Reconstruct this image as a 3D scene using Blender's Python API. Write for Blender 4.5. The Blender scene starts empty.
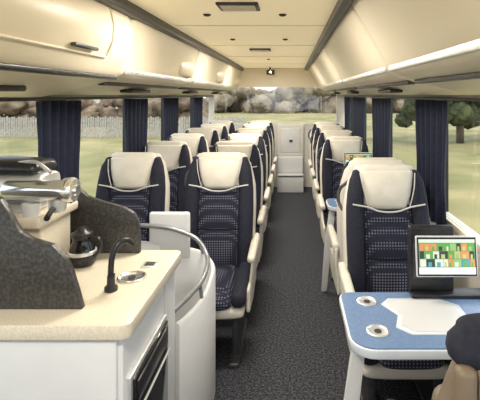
import bpy, bmesh, math, random
from mathutils import Vector, Matrix, noise
random.seed(7)
sc = bpy.context.scene
sc.view_settings.view_transform = 'Standard'
sc.view_settings.exposure = 0.12
WL, WR, YR, YF, H = -1.45, 1.0, 7.4, -1.6, 2.1

# ---------------------------------------------------------------- materials
def mat(name, col, rough=0.6, metal=0.0, col2=None, scale=20, detail=3, bump=0.0, bscale=None, emis=None, estr=0, spec=0.5, ramp=(0.35,0.65), kind='noise', coat=0):
    m = bpy.data.materials.new(name); m.use_nodes = True
    nt = m.node_tree; b = nt.nodes['Principled BSDF']
    b.inputs['Base Color'].default_value = (*col, 1)
    b.inputs['Roughness'].default_value = rough
    b.inputs['Metallic'].default_value = metal
    b.inputs['Specular IOR Level'].default_value = spec
    b.inputs['Coat Weight'].default_value = coat
    if emis:
        b.inputs['Emission Color'].default_value = (*emis, 1)
        b.inputs['Emission Strength'].default_value = estr
    tc = nt.nodes.new('ShaderNodeTexCoord')
    if col2:
        if kind == 'noise':
            n = nt.nodes.new('ShaderNodeTexNoise'); n.inputs['Scale'].default_value = scale
            n.inputs['Detail'].default_value = detail; out = n.outputs['Fac']
        else:
            n = nt.nodes.new('ShaderNodeTexVoronoi'); n.inputs['Scale'].default_value = scale
            n.inputs['Randomness'].default_value = 0.0 if kind == 'dots' else 1.0
            out = n.outputs['Distance']
        nt.links.new(tc.outputs['Object'], n.inputs['Vector'])
        r = nt.nodes.new('ShaderNodeValToRGB')
        r.color_ramp.elements[0].position = ramp[0]; r.color_ramp.elements[1].position = ramp[1]
        r.color_ramp.elements[0].color = (*col, 1); r.color_ramp.elements[1].color = (*col2, 1)
        nt.links.new(out, r.inputs['Fac']); nt.links.new(r.outputs['Color'], b.inputs['Base Color'])
    if bump:
        n2 = nt.nodes.new('ShaderNodeTexNoise'); n2.inputs['Scale'].default_value = bscale or scale
        nt.links.new(tc.outputs['Object'], n2.inputs['Vector'])
        bp = nt.nodes.new('ShaderNodeBump'); bp.inputs['Strength'].default_value = bump; bp.inputs['Distance'].default_value = 0.01
        nt.links.new(n2.outputs['Fac'], bp.inputs['Height']); nt.links.new(bp.outputs['Normal'], b.inputs['Normal'])
    return m

M = {}
M['carpet'] = mat('carpet', (0.006,0.007,0.011), 0.85, col2=(0.11,0.115,0.14), scale=80, detail=6, bump=0.3, ramp=(0.42,0.74))
M['ceil'] = mat('ceiling_added_glow', (0.86,0.75,0.52), 0.45, col2=(0.88,0.77,0.55), scale=3, emis=(1.0,0.80,0.47), estr=0.30)  # ordinary ceiling, no lamp; warm emission added to brighten it and the cabin
M['rack'] = mat('rack_vinyl', (0.84,0.75,0.58), 0.4, col2=(0.86,0.77,0.61), scale=4)
M['racku'] = mat('rack_underside', (0.78,0.70,0.55), 0.5, col2=(0.81,0.73,0.58), scale=5)
M['wall'] = mat('wall_panel', (0.62,0.59,0.53), 0.6, col2=(0.66,0.63,0.57), scale=8)
M['black'] = mat('black_plastic', (0.012,0.012,0.014), 0.35, col2=(0.02,0.02,0.022), scale=40)
M['dark'] = mat('dark_grey_metal', (0.05,0.05,0.055), 0.4, 0.3, col2=(0.07,0.07,0.075), scale=30)
M['leather'] = mat('cream_leather', (0.62,0.58,0.50), 0.5, col2=(0.68,0.63,0.55), scale=12, bump=0.15, bscale=120)
M['shell'] = mat('seat_shell_cream', (0.66,0.62,0.55), 0.45, col2=(0.70,0.66,0.59), scale=6)
M['taupe'] = mat('taupe_leather', (0.17,0.125,0.085), 0.5, col2=(0.22,0.17,0.12), scale=9, bump=0.15, bscale=100)
M['taupel'] = mat('taupe_leather_light', (0.34,0.27,0.19), 0.5, col2=(0.40,0.32,0.23), scale=9, bump=0.15, bscale=100)
M['navy'] = mat('navy_velour', (0.007,0.008,0.018), 0.85, col2=(0.013,0.015,0.03), scale=60, bump=0.2)
M['navypat'] = mat('navy_patterned_velour', (0.17,0.175,0.23), 0.85, col2=(0.010,0.011,0.028), scale=62, kind='dots', ramp=(0.22,0.36))
M['curtain'] = mat('curtain_fabric', (0.006,0.010,0.030), 0.8, col2=(0.010,0.015,0.044), scale=30)
M['piping'] = mat('light_piping', (0.5,0.49,0.47), 0.4, col2=(0.56,0.55,0.53), scale=20)
M['white'] = mat('white_laminate', (0.64,0.64,0.64), 0.35, col2=(0.68,0.68,0.68), scale=5)
M['counter'] = mat('counter_solid_surface', (0.62,0.55,0.43), 0.25, col2=(0.71,0.64,0.52), scale=220, detail=2, ramp=(0.4,0.6))
M['granite'] = mat('dark_granite_laminate', (0.028,0.026,0.025), 0.35, col2=(0.085,0.08,0.072), scale=90, detail=8, ramp=(0.42,0.75))
M['steel'] = mat('brushed_steel', (0.72,0.72,0.72), 0.36, 0.75, col2=(0.82,0.82,0.82), scale=30)
M['chrome'] = mat('chrome', (0.88,0.88,0.88), 0.16, 0.9, col2=(0.92,0.92,0.92), scale=10)
M['grail'] = mat('grey_handrail', (0.25,0.26,0.27), 0.3, 0.5, col2=(0.3,0.31,0.32), scale=20)
M['blue'] = mat('blue_table_laminate', (0.13,0.21,0.37), 0.3, col2=(0.165,0.25,0.42), scale=120, detail=4, ramp=(0.4,0.62))
M['tray'] = mat('tray_white', (0.62,0.66,0.71), 0.3, col2=(0.68,0.72,0.77), scale=10)
M['glassdark'] = mat('dark_glass', (0.01,0.01,0.012), 0.06, col2=(0.014,0.014,0.016), scale=5)
def em(n, c): return mat(n, c, 0.3, emis=c, estr=0.8)
SC = [em('lcd_green',(0.10,0.28,0.06)), em('lcd_orange',(0.5,0.22,0.08)), em('lcd_teal',(0.08,0.25,0.30)), em('lcd_dark',(0.03,0.05,0.04)), em('lcd_yellow',(0.4,0.38,0.15)), em('lcd_skin',(0.42,0.26,0.18)), em('lcd_leaf',(0.22,0.38,0.14)), em('lcd_pale',(0.5,0.55,0.46))]
M['lcdbg'] = em('lcd_background', (0.10,0.20,0.12)); M['lcdhead'] = em('lcd_header', (0.5,0.62,0.5)); M['lcdfoot'] = em('lcd_footer', (0.7,0.72,0.72))
M['grass'] = mat('dry_grass', (0.135,0.135,0.045), 0.95, col2=(0.28,0.235,0.11), scale=0.35, detail=8)
M['tree'] = mat('tree_foliage', (0.012,0.022,0.008), 0.9, col2=(0.08,0.09,0.03), scale=4, detail=8)
M['bush'] = mat('winter_hedge', (0.07,0.05,0.03), 0.9, col2=(0.22,0.16,0.11), scale=1.2, detail=9)
M['wood'] = mat('distant_woodland', (0.11,0.085,0.055), 0.9, col2=(0.27,0.22,0.16), scale=0.5, detail=9)
M['fence'] = mat('weathered_fence', (0.26,0.24,0.215), 0.8, col2=(0.36,0.34,0.30), scale=6)
M['house'] = mat('house_render', (0.5,0.48,0.44), 0.8, col2=(0.55,0.52,0.48), scale=2)
M['roof'] = mat('roof_tiles', (0.16,0.08,0.06), 0.8, col2=(0.24,0.13,0.09), scale=5)
g = bpy.data.materials.new('window_glass'); g.use_nodes = True
nt = g.node_tree; nt.nodes.clear()
o = nt.nodes.new('ShaderNodeOutputMaterial'); mx = nt.nodes.new('ShaderNodeMixShader')
tr = nt.nodes.new('ShaderNodeBsdfTransparent'); tr.inputs[0].default_value = (0.9,0.91,0.9,1)
gl = nt.nodes.new('ShaderNodeBsdfGlossy'); gl.inputs['Roughness'].default_value = 0.02
mx.inputs[0].default_value = 0.05
nt.links.new(tr.outputs[0], mx.inputs[1]); nt.links.new(gl.outputs[0], mx.inputs[2]); nt.links.new(mx.outputs[0], o.inputs[0])
M['glass'] = g

# ---------------------------------------------------------------- mesh builder
def spline(pts, n=8):
    P = [Vector(p) for p in pts]
    if len(P) < 3: return P
    P = [2*P[0]-P[1]] + P + [2*P[-1]-P[-2]]
    out = []
    for i in range(1, len(P)-2):
        for k in range(n):
            t = k/n
            a, b, c, d = P[i-1], P[i], P[i+1], P[i+2]
            out.append(0.5*((2*b)+(c-a)*t+(2*a-5*b+4*c-d)*t*t+(3*b-a-3*c+d)*t**3))
    out.append(P[-2]); return out

class B:
    def __init__(s, name): s.name = name; s.bm = bmesh.new(); s.mats = []
    def mi(s, m):
        m = M[m] if isinstance(m, str) else m
        if m not in s.mats: s.mats.append(m)
        return s.mats.index(m)
    def merge(s, t, m):
        i = s.mi(m)
        bmesh.ops.recalc_face_normals(t, faces=t.faces)
        for f in t.faces: f.material_index = i; f.smooth = True
        me = bpy.data.meshes.new('tmp'); t.to_mesh(me); t.free(); s.bm.from_mesh(me); bpy.data.meshes.remove(me)
    def box(s, lo, hi, m, bev=0.0, rot=None, seg=3):
        t = bmesh.new(); bmesh.ops.create_cube(t, size=1)
        lo, hi = Vector(lo), Vector(hi); c = (lo+hi)/2; d = hi-lo
        for v in t.verts: v.co = Vector((v.co.x*d.x, v.co.y*d.y, v.co.z*d.z))
        if bev: bmesh.ops.bevel(t, geom=list(t.edges), offset=min(bev, min(d)*0.49), segments=seg, profile=0.5, affect='EDGES')
        R = rot
        for v in t.verts:
            if R is not None: v.co = R @ v.co
            v.co += c
        s.merge(t, m); return s
    def rings(s, R, m, closed=True, caps=True):
        t = bmesh.new(); V = [[t.verts.new(p) for p in r] for r in R]; n = len(V[0])
        for a, b in zip(V, V[1:]):
            for i in range(n if closed else n-1):
                t.faces.new((a[i], a[(i+1)%n], b[(i+1)%n], b[i]))
        if caps and closed: t.faces.new(V[0]); t.faces.new(V[-1][::-1])
        s.merge(t, m); return s
    def loft(s, secs, m, axis='z', r=0.02, e=3.5, n=24):
        secs = [list(q) for q in secs]
        if r:
            for endi in (0, -1):
                q = secs[endi]; nb = secs[1] if endi == 0 else secs[-2]
                sg = -1 if q[0] < nb[0] else 1
                rr = min(r, q[3]*0.95, q[4]*0.95)
                base = q[0] - sg*rr; q[0] = base; add = []
                for k in range(1, 5):
                    th = k/4*math.pi/2; ins = rr*(1-math.cos(th))
                    add.append([base+sg*rr*math.sin(th), q[1], q[2], q[3]-ins, q[4]-ins])
                if endi == 0: secs = add[::-1]+secs
                else: secs = secs+add
        R = []
        for (a, c1, c2, h1, h2) in secs:
            r_ = []
            for i in range(n):
                th = 2*math.pi*i/n; c, q = math.cos(th), math.sin(th)
                u = c1+math.copysign(abs(c)**(2/e), c)*h1; v = c2+math.copysign(abs(q)**(2/e), q)*h2
                r_.append((u, v, a) if axis == 'z' else ((u, a, v) if axis == 'y' else (a, u, v)))
            R.append(r_)
        return s.rings(R, m)
    def tube(s, pts, r, m, n=10, smooth=8):
        P = spline(pts, smooth) if smooth else [Vector(p) for p in pts]
        up = Vector((0.13, 0.21, 0.97)).normalized(); R = []
        for i, p in enumerate(P):
            d = (P[min(i+1, len(P)-1)]-P[max(i-1, 0)]).normalized()
            u = d.cross(up)
            if u.length < 1e-3: u = d.cross(Vector((1,0,0)))
            u.normalize(); w = d.cross(u)
            R.append([p+u*math.cos(2*math.pi*k/n)*r+w*math.sin(2*math.pi*k/n)*r for k in range(n)])
        return s.rings(R, m)
    def lathe(s, prof, c, m, n=24, axis='z'):
        R = []
        for (r, a) in prof:
            ring = []
            for k in range(n):
                x, y = math.cos(2*math.pi*k/n)*r, math.sin(2*math.pi*k/n)*r
                p = (x, y, a) if axis == 'z' else ((a, x, y) if axis == 'x' else (x, a, y))
                ring.append(Vector(c)+Vector(p))
            R.append(ring)
        return s.rings(R, m)
    def poly(s, pts, vec, m, bev=0.0):
        t = bmesh.new(); vs = [t.verts.new(p) for p in pts]; f = t.faces.new(vs)
        r = bmesh.ops.extrude_face_region(t, geom=[f])
        for v in r['geom']:
            if isinstance(v, bmesh.types.BMVert): v.co += Vector(vec)
        if bev: bmesh.ops.bevel(t, geom=list(t.edges), offset=bev, segments=2, profile=0.5, affect='EDGES')
        s.merge(t, m); return s
    def mesh(s, ang=42):
        me = bpy.data.meshes.new(s.name); s.bm.to_mesh(me); s.bm.free()
        for m in s.mats: me.materials.append(m)
        if ang: me.set_sharp_from_angle(angle=math.radians(ang))
        return me
    def done(s, loc=(0,0,0), rz=0, ang=42):
        return put(s.name, s.mesh(ang), loc, rz)
def put(name, me, loc=(0,0,0), rz=0, sz=1):
    ob = bpy.data.objects.new(name, me); ob.location = loc; ob.rotation_euler = (0,0,rz); ob.scale = (1,1,sz)
    sc.collection.objects.link(ob); return ob

# ---------------------------------------------------------------- bus shell
B('floor').box((WL-0.05, YF, -0.06), (WR+0.05, YR+0.05, 0), 'carpet').done()
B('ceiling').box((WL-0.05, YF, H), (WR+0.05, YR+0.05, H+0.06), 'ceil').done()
c = B('trim_ceiling_seams')
for y in (0.6, 1.75, 2.9, 4.05, 5.2, 6.35):
    c.box((-0.8, y-0.004, H-0.004), (0.25, y+0.004, H+0.002), 'racku')
c.done()
def wall(name, X, sgn, pillars):
    w = B(name); x0, x1 = sorted((X, X+sgn*0.05))
    w.box((x0, YF, -0.06), (x1, YR, 0.84), 'wall')
    w.box((x0, YF, 1.60), (x1, YR, H+0.05), 'wall')
    for p in pillars: w.box((x0, p-0.06, 0.84), (x1, p+0.06, 1.60), 'black')
    w.done()
    xa, xb = sorted((X, X-sgn*0.022))
    B('trim_sill').box((xa, YF, 0.80), (xb, YR, 0.84), 'racku', 0.008).done()
    ps = [YF]+list(pillars)+[YR]
    return ps
PL = [-0.4, 1.15, 2.55, 3.8, 4.9, 6.3]; PR = [-0.2, 1.3, 2.86, 4.4, 5.9, 7.1]
k = 1
for (nm, X, sg, P) in (('wall_left', WL, -1, PL), ('wall_right', WR, 1, PR)):
    ps = wall(nm, X, sg, P)
    for a, b in zip(ps, ps[1:]):
        B('window_%d' % k).box((X+sg*0.02-0.003, a+(0.06 if a != YF else 0), 0.84), (X+sg*0.02+0.003, b-(0.06 if b != YR else 0), 1.60), 'glass').done(); k += 1
w = B('wall_rear')
w.box((WL, YR, -0.06), (WR, YR+0.05, 1.12), 'wall')
w.box((WL, YR, 1.76), (WR, YR+0.05, H+0.05), 'rack')
w.box((WL, YR, 1.12), (-1.36, YR+0.05, 1.76), 'wall'); w.box((0.80, YR, 1.12), (WR, YR+0.05, 1.76), 'wall')
w.done()
B('window_%d' % k).box((-1.36, YR+0.02, 1.12), (0.80, YR+0.026, 1.76), 'glass').done(); k += 1
w = B('wall_front')
w.box((WL, YF-0.05, -0.06), (WR, YF, 0.6), 'wall'); w.box((WL, YF-0.05, 2.0), (WR, YF, H+0.05), 'wall')
w.done()
B('window_%d' % k).box((WL, YF-0.03, 0.6), (WR, YF-0.024, 2.0), 'glass').done()

# ---------------------------------------------------------------- luggage racks
def rack(name, X, sg, prof, y0, y1, capm='rack'):
    r = B(name)
    def ring(y, k):
        cz = 1.88; cu = 0.3; out = []
        for u, z in prof:
            uu = cu+(u-cu)*k; zz = cz+(z-cz)*k
            out.append((X+sg*max(uu, 0.0), y, min(zz, H)))
        return out
    ys = [(y0, 0.90), (y0+0.012, 0.96), (y0+0.04, 1), (y1-0.04, 1), (y1-0.012, 0.96), (y1, 0.90)]
    r.rings([ring(y, k) for y, k in ys], capm)
    return r
lp = [(0,1.62),(0.12,1.62),(0.3,1.665),(0.46,1.715),(0.50,1.735),(0.515,1.76),(0.52,1.80),(0.545,1.9),(0.575,2.0),(0.59,2.06),(0.60,2.1),(0,2.1)]
bulge = [(0,1.61),(0.12,1.61),(0.3,1.65),(0.46,1.69),(0.50,1.705),(0.53,1.74),(0.57,1.81),(0.60,1.88),(0.605,1.95),(0.59,2.02),(0.565,2.07),(0.55,2.1),(0,2.1)]
rp = [(0,1.62),(0.12,1.62),(0.3,1.665),(0.46,1.715),(0.50,1.735),(0.52,1.76),(0.55,1.81),(0.61,1.92),(0.66,2.0),(0.70,2.06),(0.72,2.1),(0,2.1)]
def dress(r, X, sg, y0, y1):
    a, b = sorted((X+sg*0.40, X+sg*0.36)); r.box((a, y0+0.05, 1.675), (b, y1-0.05, 1.695), 'dark', 0.004)
    a, b = sorted((X+sg*0.505, X+sg*0.522)); r.box((a, y0+0.04, 1.735), (b, y1-0.04, 1.765), 'steel', 0.004)
    a, b = sorted((X+sg*0.25, X+sg*0.34)); r.box((a, (y0+y1)/2-0.2, 1.635), (b, (y0+y1)/2+0.2, 1.66), 'black', 0.01)
for (y0, y1, pf) in ((-1.5, 0.85, bulge), (0.86, 2.28, bulge), (2.32, 3.95, lp), (3.97, 5.65, lp), (5.67, YR-0.01, lp)):
    r = rack('overhead_luggage_rack', WL, 1, pf, y0, y1)
    dress(r, WL, 1, y0, y1)
    if pf is bulge:
        r.box((WL+0.50, y0+0.06, 1.70), (WL+0.548, y1-0.1, 1.722), 'black', 0.006)
        face = [(0.568,1.80),(0.592,1.85),(0.603,1.90),(0.607,1.95),(0.598,2.00),(0.578,2.045)]
        for yy in (y0+0.1, y1-0.28):
            r.tube([(WL+u, yy, z) for u, z in face], 0.006, 'racku', 6)
        for u, z in (face[0], face[-1]):
            r.tube([(WL+u, y0+0.1, z), (WL+u, y1-0.28, z)], 0.006, 'racku', 6, 0)
        r.box((WL+0.578, y1-0.62, 1.815), (WL+0.60, y1-0.42, 1.83), 'dark', 0.004)
    else:
        r.loft([(y1-0.5, WL+0.5, 1.85, 0.05, 0.07), (y1-0.12, WL+0.52, 1.86, 0.06, 0.09)], 'rack', 'y', 0.05, 2.4)
    r.done()
for (y0, y1) in ((-1.5, 0.3), (0.31, 2.1), (2.11, 3.9), (3.91, 5.7), (5.71, YR-0.01)):
    r = rack('overhead_luggage_rack', WR, -1, rp, y0, y1); dress(r, WR, -1, y0, y1); r.done()
t = B('curtain_track'); t.box((WL+0.03, YF, 1.588), (WL+0.07, YR-0.02, 1.606), 'black', 0.004); t.done()
t = B('curtain_track'); t.box((WR-0.07, YF, 1.588), (WR-0.03, YR-0.02, 1.606), 'black', 0.004); t.done()
t = B('trim_rail_left'); t.box((-0.89, YF, 2.04), (-0.82, YR-0.1, 2.10), 'dark', 0.008); t.done()
t = B('trim_rail_right'); t.box((0.235, YF, 2.05), (0.285, YR-0.1, 2.10), 'dark', 0.006); t.done()
for (x, y) in ((-0.28, 2.25), (-0.32, 4.4)):
    v = B('roof_vent'); v.box((x-0.11, y-0.09, 2.085), (x+0.11, y+0.09, 2.1), 'dark', 0.006); v.box((x-0.09, y-0.07, 2.08), (x+0.09, y+0.07, 2.09), 'racku', 0.004); v.done()
for (x, y) in ((-0.5, 2.5), (-0.05, 2.5), (-0.5, 3.6), (-0.05, 3.6), (-0.3, 5.6)):
    B('spotlight').lathe([(0.001, -0.012), (0.012, -0.012), (0.022, -0.006), (0.024, 0)], (x, y, 2.1), 'dark').done()
cm = B('ceiling_camera'); cm.box((-0.42, 7.15, 1.97), (-0.28, 7.25, 2.05), 'black', 0.015); cm.box((-0.37, 7.18, 2.05), (-0.35, 7.22, 2.1), 'black'); cm.lathe([(0.001,-0.03),(0.02,-0.03),(0.025,0.0)], (-0.35, 7.15, 2.01), 'chrome', axis='y'); cm.done()

# ---------------------------------------------------------------- curtains
def curtain(X, sg, y0, y1, z0=0.78, z1=1.586):
    b = B('window_curtain'); R = []
    n = 60
    for j in range(17):
        t = j/16; z = z1+(z0-z1)*t; pinch = 1-0.10*math.exp(-((t-0.6)/0.25)**2)
        ring = []
        yc = (y0+y1)/2
        for i in range(n+1):
            s = i/n; y = yc+(y0-yc+(y1-y0)*s)*pinch
            x = X-sg*(0.052+0.022*math.sin(s*2*math.pi*5.3+0.6*math.sin(t*3)))
            ring.append((x, y, z))
        R.append(ring)
    b.rings(R, 'curtain', closed=False, caps=False)
    b.done()
for y0, y1 in ((2.30, 2.76), (3.52, 4.05), (4.6, 5.15), (6.05, 6.55)): curtain(WL, -1, y0, y1)
for y0, y1 in ((2.54, 3.14), (3.98, 4.82), (5.35, 6.3), (6.8, 7.3)): curtain(WR, 1, y0, y1)

# ---------------------------------------------------------------- seats (face -Y)
def seat_mesh(shell='shell', leather='leather', navy='navy', pat='navypat', head=None):
    head = head or leather; tp = shell == 'taupe'
    s = B('passenger_seat')
    s.loft([(0.34,0,-0.075,0.235,0.055),(0.6,0,-0.065,0.248,0.062),(0.85,0,-0.03,0.254,0.062),(0.98,0,-0.008,0.248,0.060),(1.06,0,0.005,0.230,0.055),(1.13,0,0.014,0.210,0.047),(1.2,0,0.02,0.184,0.036)], shell, r=0.035)
    s.loft([(0.45,0,-0.135,0.145,0.04),(0.62,0,-0.13,0.15,0.05),(0.7,0,-0.112,0.15,0.046)], pat, r=0.02)
    s.loft([(0.69,0,-0.112,0.15,0.046),(0.82,0,-0.09,0.155,0.048),(0.985,0,-0.06,0.15,0.04)], pat, r=0.02)
    for q in (-1, 1):
        bs = [(0.44,q*0.183,-0.145,0.043,0.055),(0.62,q*0.188,-0.14,0.047,0.065),(0.82,q*0.190,-0.105,0.049,0.062),(0.96,q*0.186,-0.073,0.050,0.058),(1.04,q*0.181,-0.058,0.047,0.055),(1.12,q*0.176,-0.047,0.038,0.05),(1.18,q*0.172,-0.03,0.024,0.038)]
        s.loft(bs[:4] if tp else bs, navy, r=0.03, e=2.6)
        s.tube([(q*0.118,-0.123,0.985),(q*0.132,-0.122,1.04),(q*0.146,-0.112,1.10),(q*0.158,-0.08,1.17)], 0.003, 'navy' if tp else 'piping', 6)
        s.loft([(-0.58,q*0.19,0.415,0.042,0.045),(-0.4,q*0.195,0.44,0.046,0.06),(-0.12,q*0.195,0.44,0.046,0.06)], navy, 'y', 0.03, 2.8)
        s.loft([(-0.50,q*0.243,0.38,0.014,0.07),(-0.3,q*0.245,0.39,0.016,0.09),(-0.02,q*0.24,0.42,0.014,0.12)], shell, 'y', 0.012)
        s.loft([(-0.47,q*0.256,0.615,0.024,0.022),(-0.2,q*0.256,0.615,0.028,0.03),(-0.02,q*0.254,0.61,0.026,0.032)], leather, 'y', 0.02, 2.6)
        s.loft([(0.42,q*0.254,-0.08,0.012,0.055),(0.61,q*0.256,-0.07,0.014,0.06)], shell, 'z', 0.01)
        s.box((q*0.16-0.02,-0.45,0.02),(q*0.16+0.02,-0.08,0.3),'dark',0.01)
        s.box((q*0.16-0.03,-0.54,0.0),(q*0.16+0.03,-0.02,0.03),'dark',0.008)
    s.tube([(-0.245,0.02,0.93),(-0.268,0.05,0.98),(-0.255,0.06,1.05),(-0.20,0.05,1.10)], 0.011, 'dark', 8)
    s.loft([(0.965,0,-0.078,0.115,0.042),(1.04,0,-0.07,0.132,0.05),(1.12,0,-0.055,0.15,0.048),(1.17,0,-0.035,0.158,0.042),(1.21,0,-0.015,0.155,0.034)], head, r=0.032, e=3)
    if not tp:
        s.tube([(-0.205,-0.122,1.0),(-0.12,-0.125,0.985),(-0.06,-0.127,0.964),(0,-0.128,0.958),(0.06,-0.127,0.964),(0.12,-0.125,0.985),(0.205,-0.122,1.0)], 0.0055, 'piping', 6)
    s.loft([(-0.60,0,0.40,0.148,0.04),(-0.5,0,0.425,0.15,0.055),(-0.3,0,0.43,0.15,0.055),(-0.1,0,0.42,0.15,0.05)], pat, 'y', 0.035, 3)
    s.loft([(-0.57,0,0.335,0.225,0.035),(-0.3,0,0.33,0.23,0.045),(0.0,0,0.34,0.225,0.045)], shell, 'y', 0.025)
    s.box((-0.2,-0.42,0.26),(0.2,-0.1,0.3),'dark',0.01)
    s.loft([(0.52,0,0.005,0.17,0.014),(0.72,0,0.038,0.175,0.014)], 'navy', r=0.01)
    s.tube([(-0.18,0.025,0.75),(-0.1,0.06,0.755),(0.1,0.06,0.755),(0.18,0.025,0.75)], 0.006, 'dark', 6)
    if tp:
        for i in range(9):
            x = -0.212+i*0.053
            s.loft([(0.70,x,0.032,0.025,0.022),(0.9,x,0.05,0.025,0.024),(1.13,x,0.056,0.024,0.022)], 'taupel' if i % 2 else 'taupe', r=0.018, e=2.4)
        s.loft([(1.11,0,0.01,0.236,0.066),(1.17,0,0.01,0.232,0.062),(1.22,0,0.005,0.212,0.05)], 'navy', r=0.03, e=3)
        for i in range(5):
            s.tube([(-0.17+i*0.085,0.075,1.125),(-0.17+i*0.085,0.072,1.17),(-0.165+i*0.083,0.04,1.215)], 0.003, 'taupel', 6)
    return s.mesh()
SM = seat_mesh()
for i in range(6):
    y = 3.02+0.75*i
    put('passenger_seat', SM, (-0.50, y, 0)); put('passenger_seat', SM, (-1.12, y, 0))
put('passenger_seat', SM, (0.555, 2.50, 0))
put('passenger_seat', SM, (0.555, 2.74, 0), math.pi)
for y in (4.2, 4.95, 5.7, 6.45): put('passenger_seat', SM, (0.54, y, 0))
put('passenger_seat', seat_mesh('taupe', 'taupe', 'taupe', 'taupe', 'navy'), (0.60, 0.99, 0), math.pi, 0.90)
r = B('rear_step_locker')
r.box((-0.23, 6.95, 0), (0.21, 7.39, 0.28), 'white', 0.015); r.box((-0.23, 7.2, 0.28), (0.21, 7.39, 0.56), 'white', 0.015)
r.box((-0.24, 7.33, 0.56), (0.22, 7.39, 1.1), 'shell', 0.01); r.box((-0.18, 7.315, 0.62), (0.16, 7.335, 1.04), 'white', 0.008)
r.box((-0.22, 6.94, 0.27), (0.20, 6.96, 0.285), 'dark'); r.box((-0.03, 7.30, 0.8), (0.03, 7.32, 0.84), 'dark', 0.005)
r.done()

# ---------------------------------------------------------------- galley counter
GL = WL+0.03
k = B('galley_counter')
k.box((GL, 1.25, 0.0), (-0.50, 1.80, 0.91), 'white', 0.004)
k.box((-0.90, 1.236, 0.02), (-0.515, 1.252, 0.895), 'white', 0.006)
k.box((GL+0.01, 1.236, 0.02), (-0.906, 1.252, 0.895), 'shell', 0.006)
def rrect(x0, y0, x1, y1, r, z, n=6, rs=None):
    P = []; rs = rs or [r]*4
    for (cx, cy, a0, rr) in ((x1-rs[0], y0+rs[0], -90, rs[0]), (x1-rs[1], y1-rs[1], 0, rs[1]), (x0+rs[2], y1-rs[2], 90, rs[2]), (x0+rs[3], y0+rs[3], 180, rs[3])):
        for i in range(n+1):
            a = math.radians(a0+90*i/n); P.append((cx+rr*math.cos(a), cy+rr*math.sin(a), z))
    return P
k.poly(rrect(GL, 1.22, -0.47, 1.82, 0.02, 0.905, rs=[0.03,0.03,0.004,0.004]), (0,0,0.045), 'counter', 0.005)
k.box((-0.502, 1.27, 0.30), (-0.484, 1.64, 0.765), 'steel', 0.004)
k.box((-0.49, 1.285, 0.31), (-0.475, 1.625, 0.75), 'glassdark', 0.004)
k.box((-0.48, 1.30, 0.67), (-0.470, 1.61, 0.735), 'black', 0.003)
k.tube([(-0.462, 1.31, 0.655), (-0.462, 1.60, 0.655)], 0.004, 'steel', 8, 0)
k.box((-0.502, 1.66, 0.02), (-0.494, 1.79, 0.89), 'white', 0.003)
k.lathe([(0.050,0.0),(0.052,0.006),(0.046,0.008),(0.040,0.004),(0.034,0.002),(0.012,0.001),(0.001,0.001)], (-0.583, 1.54, 0.949), 'chrome')
k.lathe([(0.014,0.001),(0.014,0.004),(0.001,0.004)], (-0.583, 1.54, 0.95), 'dark')
k.box((-0.585, 1.625, 0.948), (-0.525, 1.685, 0.954), 'steel', 0.002); k.box((-0.573, 1.64, 0.953), (-0.537, 1.67, 0.957), 'dark', 0.001)
k.done()
f = B('sink_tap')
f.lathe([(0.022,0),(0.022,0.012),(0.014,0.02),(0.013,0.05),(0.001,0.05)], (-0.617, 1.44, 0.951), 'black')
f.tube([(-0.617,1.44,0.96),(-0.617,1.44,1.03),(-0.612,1.445,1.075),(-0.598,1.46,1.105),(-0.578,1.48,1.108),(-0.563,1.495,1.09)], 0.010, 'black', 12)
f.tube([(-0.617,1.44,1.0),(-0.60,1.42,1.012)], 0.006, 'black', 8, 0)
f.done()
near = [(GL,0.951),(GL,1.31),(-1.0,1.31),(-0.94,1.31),(-0.908,1.293),(-0.883,1.255),(-0.862,1.215),(-0.845,1.19),(-0.808,1.168),(-0.745,1.15),(-0.702,1.105),(-0.685,1.065),(-0.668,1.01),(-0.652,0.951)]
far = [(GL,0.951),(GL,1.25),(-0.93,1.25),(-0.90,1.225),(-0.86,1.19),(-0.80,1.17),(-0.71,1.145),(-0.665,1.12),(-0.645,1.08),(-0.640,1.0),(-0.640,0.951)]
u = B('granite_splashback')
u.poly([(x, 1.31, z) for x, z in near], (0, 0.022, 0), 'granite', 0.002); u.done()
u = B('granite_splashback')
u.poly([(x, 1.775, z) for x, z in far], (0, 0.022, 0), 'granite', 0.002); u.done()
e = B('coffee_machine')
e.box((-1.38, 1.50, 0.951), (-0.895, 1.71, 1.15), 'counter', 0.01)
e.box((-1.40, 1.46, 1.15), (-0.875, 1.735, 1.19), 'counter', 0.012)
e.loft([(1.19,-1.13,1.60,0.20,0.085),(1.25,-1.13,1.60,0.19,0.08)], 'steel', r=0.012)
e.loft([(-1.34,1.60,1.348,0.082,0.030),(-1.1,1.60,1.352,0.088,0.034),(-0.92,1.59,1.348,0.078,0.030)], 'black', 'x', 0.025, 2.8)
e.loft([(-1.33,1.575,1.285,0.075,0.048),(-0.90,1.575,1.285,0.075,0.048)], 'steel', 'x', 0.012, 3)
e.lathe([(0.03,-0.16),(0.036,-0.15),(0.036,0.05),(0.044,0.052),(0.046,0.08),(0.040,0.09),(0.02,0.092),(0.018,0.1),(0.001,0.1)], (-0.86, 1.50, 1.28), 'chrome', axis='x')
e.lathe([(0.001,-0.045),(0.026,-0.045),(0.03,-0.03),(0.03,0.0)], (-0.845, 1.52, 1.245), 'steel')
e.tube([(-0.845,1.49,1.215),(-0.83,1.44,1.21),(-0.82,1.41,1.205)], 0.010, 'black', 8)
e.tube([(-1.0,1.54,1.37),(-0.93,1.53,1.375),(-0.87,1.52,1.34)], 0.007, 'steel', 8)
e.lathe([(0.001,0),(0.026,0),(0.03,0.045),(0.028,0.045),(0.001,0.02)], (-0.925, 1.495, 1.19), 'white')
e.done()
p = B('coffee_carafe')
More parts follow.
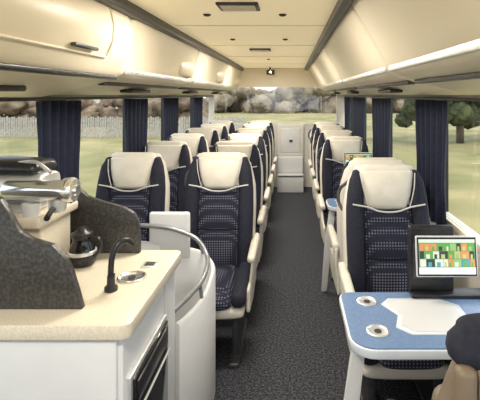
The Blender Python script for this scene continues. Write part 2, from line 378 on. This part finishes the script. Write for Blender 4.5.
p.lathe([(0.001,0),(0.042,0),(0.05,0.01),(0.052,0.04),(0.044,0.075),(0.034,0.095),(0.036,0.11),(0.001,0.11)], (-0.825, 1.66, 0.951), 'glassdark')
p.lathe([(0.038,0.11),(0.04,0.125),(0.02,0.135),(0.012,0.15),(0.001,0.152)], (-0.825, 1.66, 0.951), 'black')
p.lathe([(0.0535,0.045),(0.0535,0.056),(0.050,0.058)], (-0.825, 1.66, 0.951), 'steel')
p.tube([(-0.788,1.655,1.055),(-0.755,1.65,1.055),(-0.748,1.65,1.02),(-0.775,1.655,0.985)], 0.007, 'black', 8)
p.done()

# ---------------------------------------------------------------- stairwell partition + handrail
path = [(-1.0,2.34,0.80),(-0.86,2.36,0.80),(-0.62,2.385,0.76),(-0.50,2.38,0.73),(-0.435,2.33,0.68),(-0.425,2.2,0.65),(-0.435,2.05,0.63),(-0.47,1.92,0.62),(-0.50,1.84,0.62)]
sp = spline(path, 8)
w = B('stairwell_partition'); R = []
for i, q in enumerate(sp):
    d = (sp[min(i+1, len(sp)-1)]-sp[max(i-1, 0)]); d.z = 0; d.normalize(); nrm = Vector((-d.y, d.x, 0))*0.014
    R.append([(q.x-nrm.x, q.y-nrm.y, 0.0), (q.x-nrm.x, q.y-nrm.y, q.z-0.01), (q.x-nrm.x*0.5, q.y-nrm.y*0.5, q.z), (q.x+nrm.x*0.5, q.y+nrm.y*0.5, q.z), (q.x+nrm.x, q.y+nrm.y, q.z-0.01), (q.x+nrm.x, q.y+nrm.y, 0.0)])
w.rings(R, 'white')
w.box((-0.80, 2.36, 0.70), (-0.57, 2.39, 0.96), 'white', 0.02)
w.box((-0.455, 2.03, 0.0), (-0.42, 2.30, 0.04), 'dark', 0.008)
w.done()
h = B('handrail')
h.tube([(-1.0,2.33,0.90),(-0.86,2.34,0.895),(-0.68,2.35,0.875),(-0.53,2.34,0.82),(-0.455,2.28,0.745),(-0.44,2.17,0.71),(-0.445,2.05,0.70),(-0.475,1.93,0.69),(-0.51,1.83,0.68)], 0.012, 'grail', 12)
for a, b in (((-0.86,2.36,0.79),(-0.86,2.34,0.895)), ((-0.50,2.38,0.72),(-0.50,2.325,0.795)), ((-0.435,2.05,0.62),(-0.445,2.05,0.70))): h.tube([a, b], 0.009, 'grail', 8, 0)
h.done()
# ---------------------------------------------------------------- tables
def table(x0, x1, y0, y1, z):
    t = B('folding_table')
    o = rrect(x0, y0, x1, y1, 0.06, z-0.035, rs=[0.01,0.01,0.05,0.09])
    t.poly(o, (0,0,0.033), 'tray', 0.006)
    t.poly(rrect(x0+0.008, y0+0.008, x1-0.004, y1-0.008, 0.05, z-0.004, rs=[0.01,0.01,0.045,0.083]), (0,0,0.006), 'blue')
    for cx, cy in ((x0+0.115, y1-0.095), (x0+0.115, y0+0.115)):
        t.lathe([(0.043,0.0),(0.044,0.006),(0.038,0.008),(0.034,0.004),(0.030,0.003),(0.001,0.003)], (cx, cy, z), 'steel')
        t.lathe([(0.014,0.002),(0.014,0.005),(0.001,0.005)], (cx, cy, z), 'dark')
    ax, ay, bx, by = x0+0.19, y0+0.09, min(x1-0.2, x0+0.50), y1-0.07
    oct_ = [(ax+0.05,ay),(bx-0.05,ay),(bx,ay+0.05),(bx,by-0.06),(bx-0.07,by),(ax+0.02,by),(ax-0.02,by-0.05),(ax+0.03,(ay+by)/2),(ax,ay+0.05)]
    t.poly([(x, y, z) for x, y in oct_], (0,0,0.006), 'tray', 0.003)
    t.poly([(ax+0.02+(x-ax)*0.84+0.004, ay+0.018+(y-ay)*0.86, z+0.0055) for x, y in oct_], (0,0,0.002), 'white')
    for yy in (y0+0.1,):
        t.poly([(x0+0.02, yy, z-0.03),(x0+0.07, yy, z-0.03),(x0+0.03, yy, 0.35),(x0-0.005, yy, 0.0),(x0-0.05, yy, 0.0),(x0-0.022, yy, 0.40)], (0,0.03,0), 'white', 0.004)
    t.box((x1-0.05, y0+0.05, z-0.12), (x1-0.003, y1-0.05, z-0.03), 'dark', 0.008)
    return t.done()
table(0.215, WR-0.03, 1.48, 1.92, 0.72)
table(0.30, WR-0.03, 3.36, 3.66, 0.72)
def tablet(name, x, y, z, W, Hh, tilt):
    t = B(name); Rm = Matrix.Rotation(tilt, 3, 'X')
    def bx(lo, hi, m, bev=0):
        c = (Vector(lo)+Vector(hi))/2; c2 = Rm @ c; d = (Vector(hi)-Vector(lo))/2
        t.box(c2-d+Vector((x,y,z)), c2+d+Vector((x,y,z)), m, bev, Rm)
    bx((-W/2,0,0),(W/2,0.014,Hh),'white',0.006)
    bx((-W/2+0.006,-0.0015,0.006),(W/2-0.006,0.001,Hh-0.006),'black')
    bx((-W/2+0.012,-0.002,0.014),(W/2-0.012,0.001,Hh-0.014),'lcdbg')
    bx((-W/2+0.012,-0.003,Hh*0.84),(W/2-0.012,0.001,Hh-0.014),'lcdhead')
    bx((-W/2+0.012,-0.003,0.014),(W/2-0.012,0.001,Hh*0.24),'lcdfoot')
    rnd = random.Random(11)
    rows = ((0.26, 0.44), (0.455, 0.63), (0.645, 0.82))
    for (a, b_) in rows:
        x_ = -W/2+0.016
        while x_ < W/2-0.03:
            ww = rnd.choice((0.018, 0.026, 0.036))
            e_ = min(x_+ww, W/2-0.016)
            bx((x_, -0.0035, Hh*a), (e_, -0.0015, Hh*b_), rnd.choice(SC))
            bx((x_+(e_-x_)*0.2, -0.004, Hh*a), (x_+(e_-x_)*0.65, -0.0015, Hh*(a+(b_-a)*0.6)), rnd.choice(SC))
            x_ = e_+0.002
    return t
t = tablet('tablet_computer', 0.683, 1.83, 0.825, 0.27, 0.175, -0.12)
t.box((0.64, 1.845, 0.84), (0.74, 1.872, 0.92), 'black', 0.008)
t.done()
d = B('tablet_holder')
d.box((0.525, 1.875, 0.74), (0.73, 1.905, 1.035), 'black', 0.012)
d.box((0.545, 1.870, 0.80), (0.71, 1.876, 0.96), 'dark', 0.004)
d.box((0.53, 1.84, 0.7285), (0.90, 1.91, 0.745), 'black', 0.006); d.done()
t = tablet('tablet_computer', 0.56, 3.5, 1.03, 0.24, 0.11, -0.1)
t.box((0.54, 3.51, 0.731), (0.58, 3.53, 1.06), 'dark', 0.005); t.box((0.47, 3.46, 0.7285), (0.65, 3.58, 0.737), 'dark', 0.004); t.done()

# ---------------------------------------------------------------- outside
GZ = -1.2
gm = B('ground_outside'); gm.box((-90, -60, GZ-0.1), (90, 120, GZ), 'grass'); gm.done()
def blobs(name, items, m, sub=3, amp=0.3):
    b = B(name)
    for (x, y, z, r, sx, sz) in items:
        t = bmesh.new(); bmesh.ops.create_icosphere(t, subdivisions=sub, radius=1)
        off = Vector((x*3.1, y*1.7, z))
        for v in t.verts:
            n_ = noise.fractal(v.co*2.2+off, 1.0, 2, 3)
            v.co *= 1+amp*n_
            v.co = Vector((v.co.x*r*sx, v.co.y*r, v.co.z*r*sz))+Vector((x, y, z))
        b.merge(t, m)
    return b
it = []
for i in range(110):
    it.append((random.uniform(-34, -8), 38+random.uniform(-1.5,1.5), GZ+random.uniform(0.4, 2.3), random.uniform(0.5,1.0), 1.2, 0.9))
blobs('hedge', it, 'bush').done(ang=0)
it = []
for i in range(320):
    hx = random.uniform(-48, 26); top = 4.2+1.3*math.sin(hx*0.31)+0.8*math.sin(hx*0.83+1)
    it.append((hx, 68+random.uniform(-3,3), GZ+random.uniform(0.4, top), random.uniform(0.8,1.6), 1.1, 1.0))
blobs('tree_line', it, 'wood').done(ang=0)
its = []
for i in range(14):
    cx, cy = 7.5+i*2.4, 24+i*0.6
    for j in range(16):
        a = random.uniform(0, 6.28); rr = 1.5*math.sqrt(random.random())
        its.append((cx+rr*math.cos(a), cy+rr*math.sin(a), GZ+1.5+j*0.26+random.uniform(-.2,.2), random.uniform(0.45,0.85), 1.1, 0.9))
b = blobs('tree_row', its, 'tree', 3)
for i in range(14): b.tube([(7.5+i*2.4, 24+i*0.6, GZ), (7.5+i*2.4, 24+i*0.6, GZ+2)], 0.22, 'bush', 8, 0)
b.done(ang=0)
f = B('paling_fence')
for i in range(150):
    x = -27+i*0.16
    f.box((x, 28, GZ), (x+0.12, 28.03, GZ+1.35+0.05*math.sin(i*2.3)), 'fence')
f.box((-27, 28.03, GZ+0.35), (-3, 28.1, GZ+0.45), 'fence'); f.box((-27, 28.03, GZ+1.0), (-3, 28.1, GZ+1.1), 'fence'); f.done()
def house(x, y, w_, d_, hh):
    q = B('house'); q.box((x, y, GZ), (x+w_, y+d_, GZ+hh), 'house')
    q.poly([(x-0.3, y-0.3, GZ+hh), (x-0.3, y+d_+0.3, GZ+hh), (x-0.3, y+d_/2, GZ+hh+1.8)], (w_+0.6, 0, 0), 'roof')
    for i in range(int(w_//2.4)): q.box((x+0.9+i*2.4, y-0.04, GZ+1.2), (x+1.9+i*2.4, y+0.02, GZ+2.3), 'glassdark')
    q.done()
house(-27, 47, 9, 6, 2.9)

# ---------------------------------------------------------------- light
wd = bpy.data.worlds.new('sky'); sc.world = wd; wd.use_nodes = True
nt = wd.node_tree; bg = nt.nodes['Background']
st = nt.nodes.new('ShaderNodeTexSky'); st.sky_type = 'HOSEK_WILKIE'; st.turbidity = 5; st.sun_direction = Vector((0.3, -0.5, 0.8)).normalized()
mxn = nt.nodes.new('ShaderNodeMixRGB'); mxn.inputs[0].default_value = 0.8; mxn.inputs[2].default_value = (0.88, 0.93, 1.0, 1)
nt.links.new(st.outputs[0], mxn.inputs[1]); nt.links.new(mxn.outputs[0], bg.inputs[0]); bg.inputs[1].default_value = 3.2
sl = bpy.data.lights.new('sun', 'SUN'); sl.energy = 3.0; sl.angle = math.radians(6); sl.color = (1, 0.93, 0.8)
so = bpy.data.objects.new('sun', sl); so.rotation_euler = Vector((-0.35, 0.45, -0.85)).to_track_quat('-Z', 'Y').to_euler(); sc.collection.objects.link(so)
for i, y in enumerate((0.2, 2.2, 4.2, 6.0)):
    al = bpy.data.lights.new('dome_lamp', 'AREA'); al.shape = 'RECTANGLE'; al.size = 0.5; al.size_y = 0.25; al.energy = 23; al.color = (1, 0.93, 0.82)
    ao = bpy.data.objects.new('dome_lamp', al); ao.location = (-0.3, y, 2.075); sc.collection.objects.link(ao)

# ---------------------------------------------------------------- camera
cd = bpy.data.cameras.new('camera'); cd.sensor_width = 36; cd.lens = 31.5; cd.clip_start = 0.05; cd.clip_end = 300
cd.shift_x = (240-291)/480; cd.shift_y = -(200-95)/480
co = bpy.data.objects.new('camera', cd); co.location = (0, 0, 1.62); co.rotation_euler = (math.pi/2, 0, 0)
sc.collection.objects.link(co); sc.camera = co
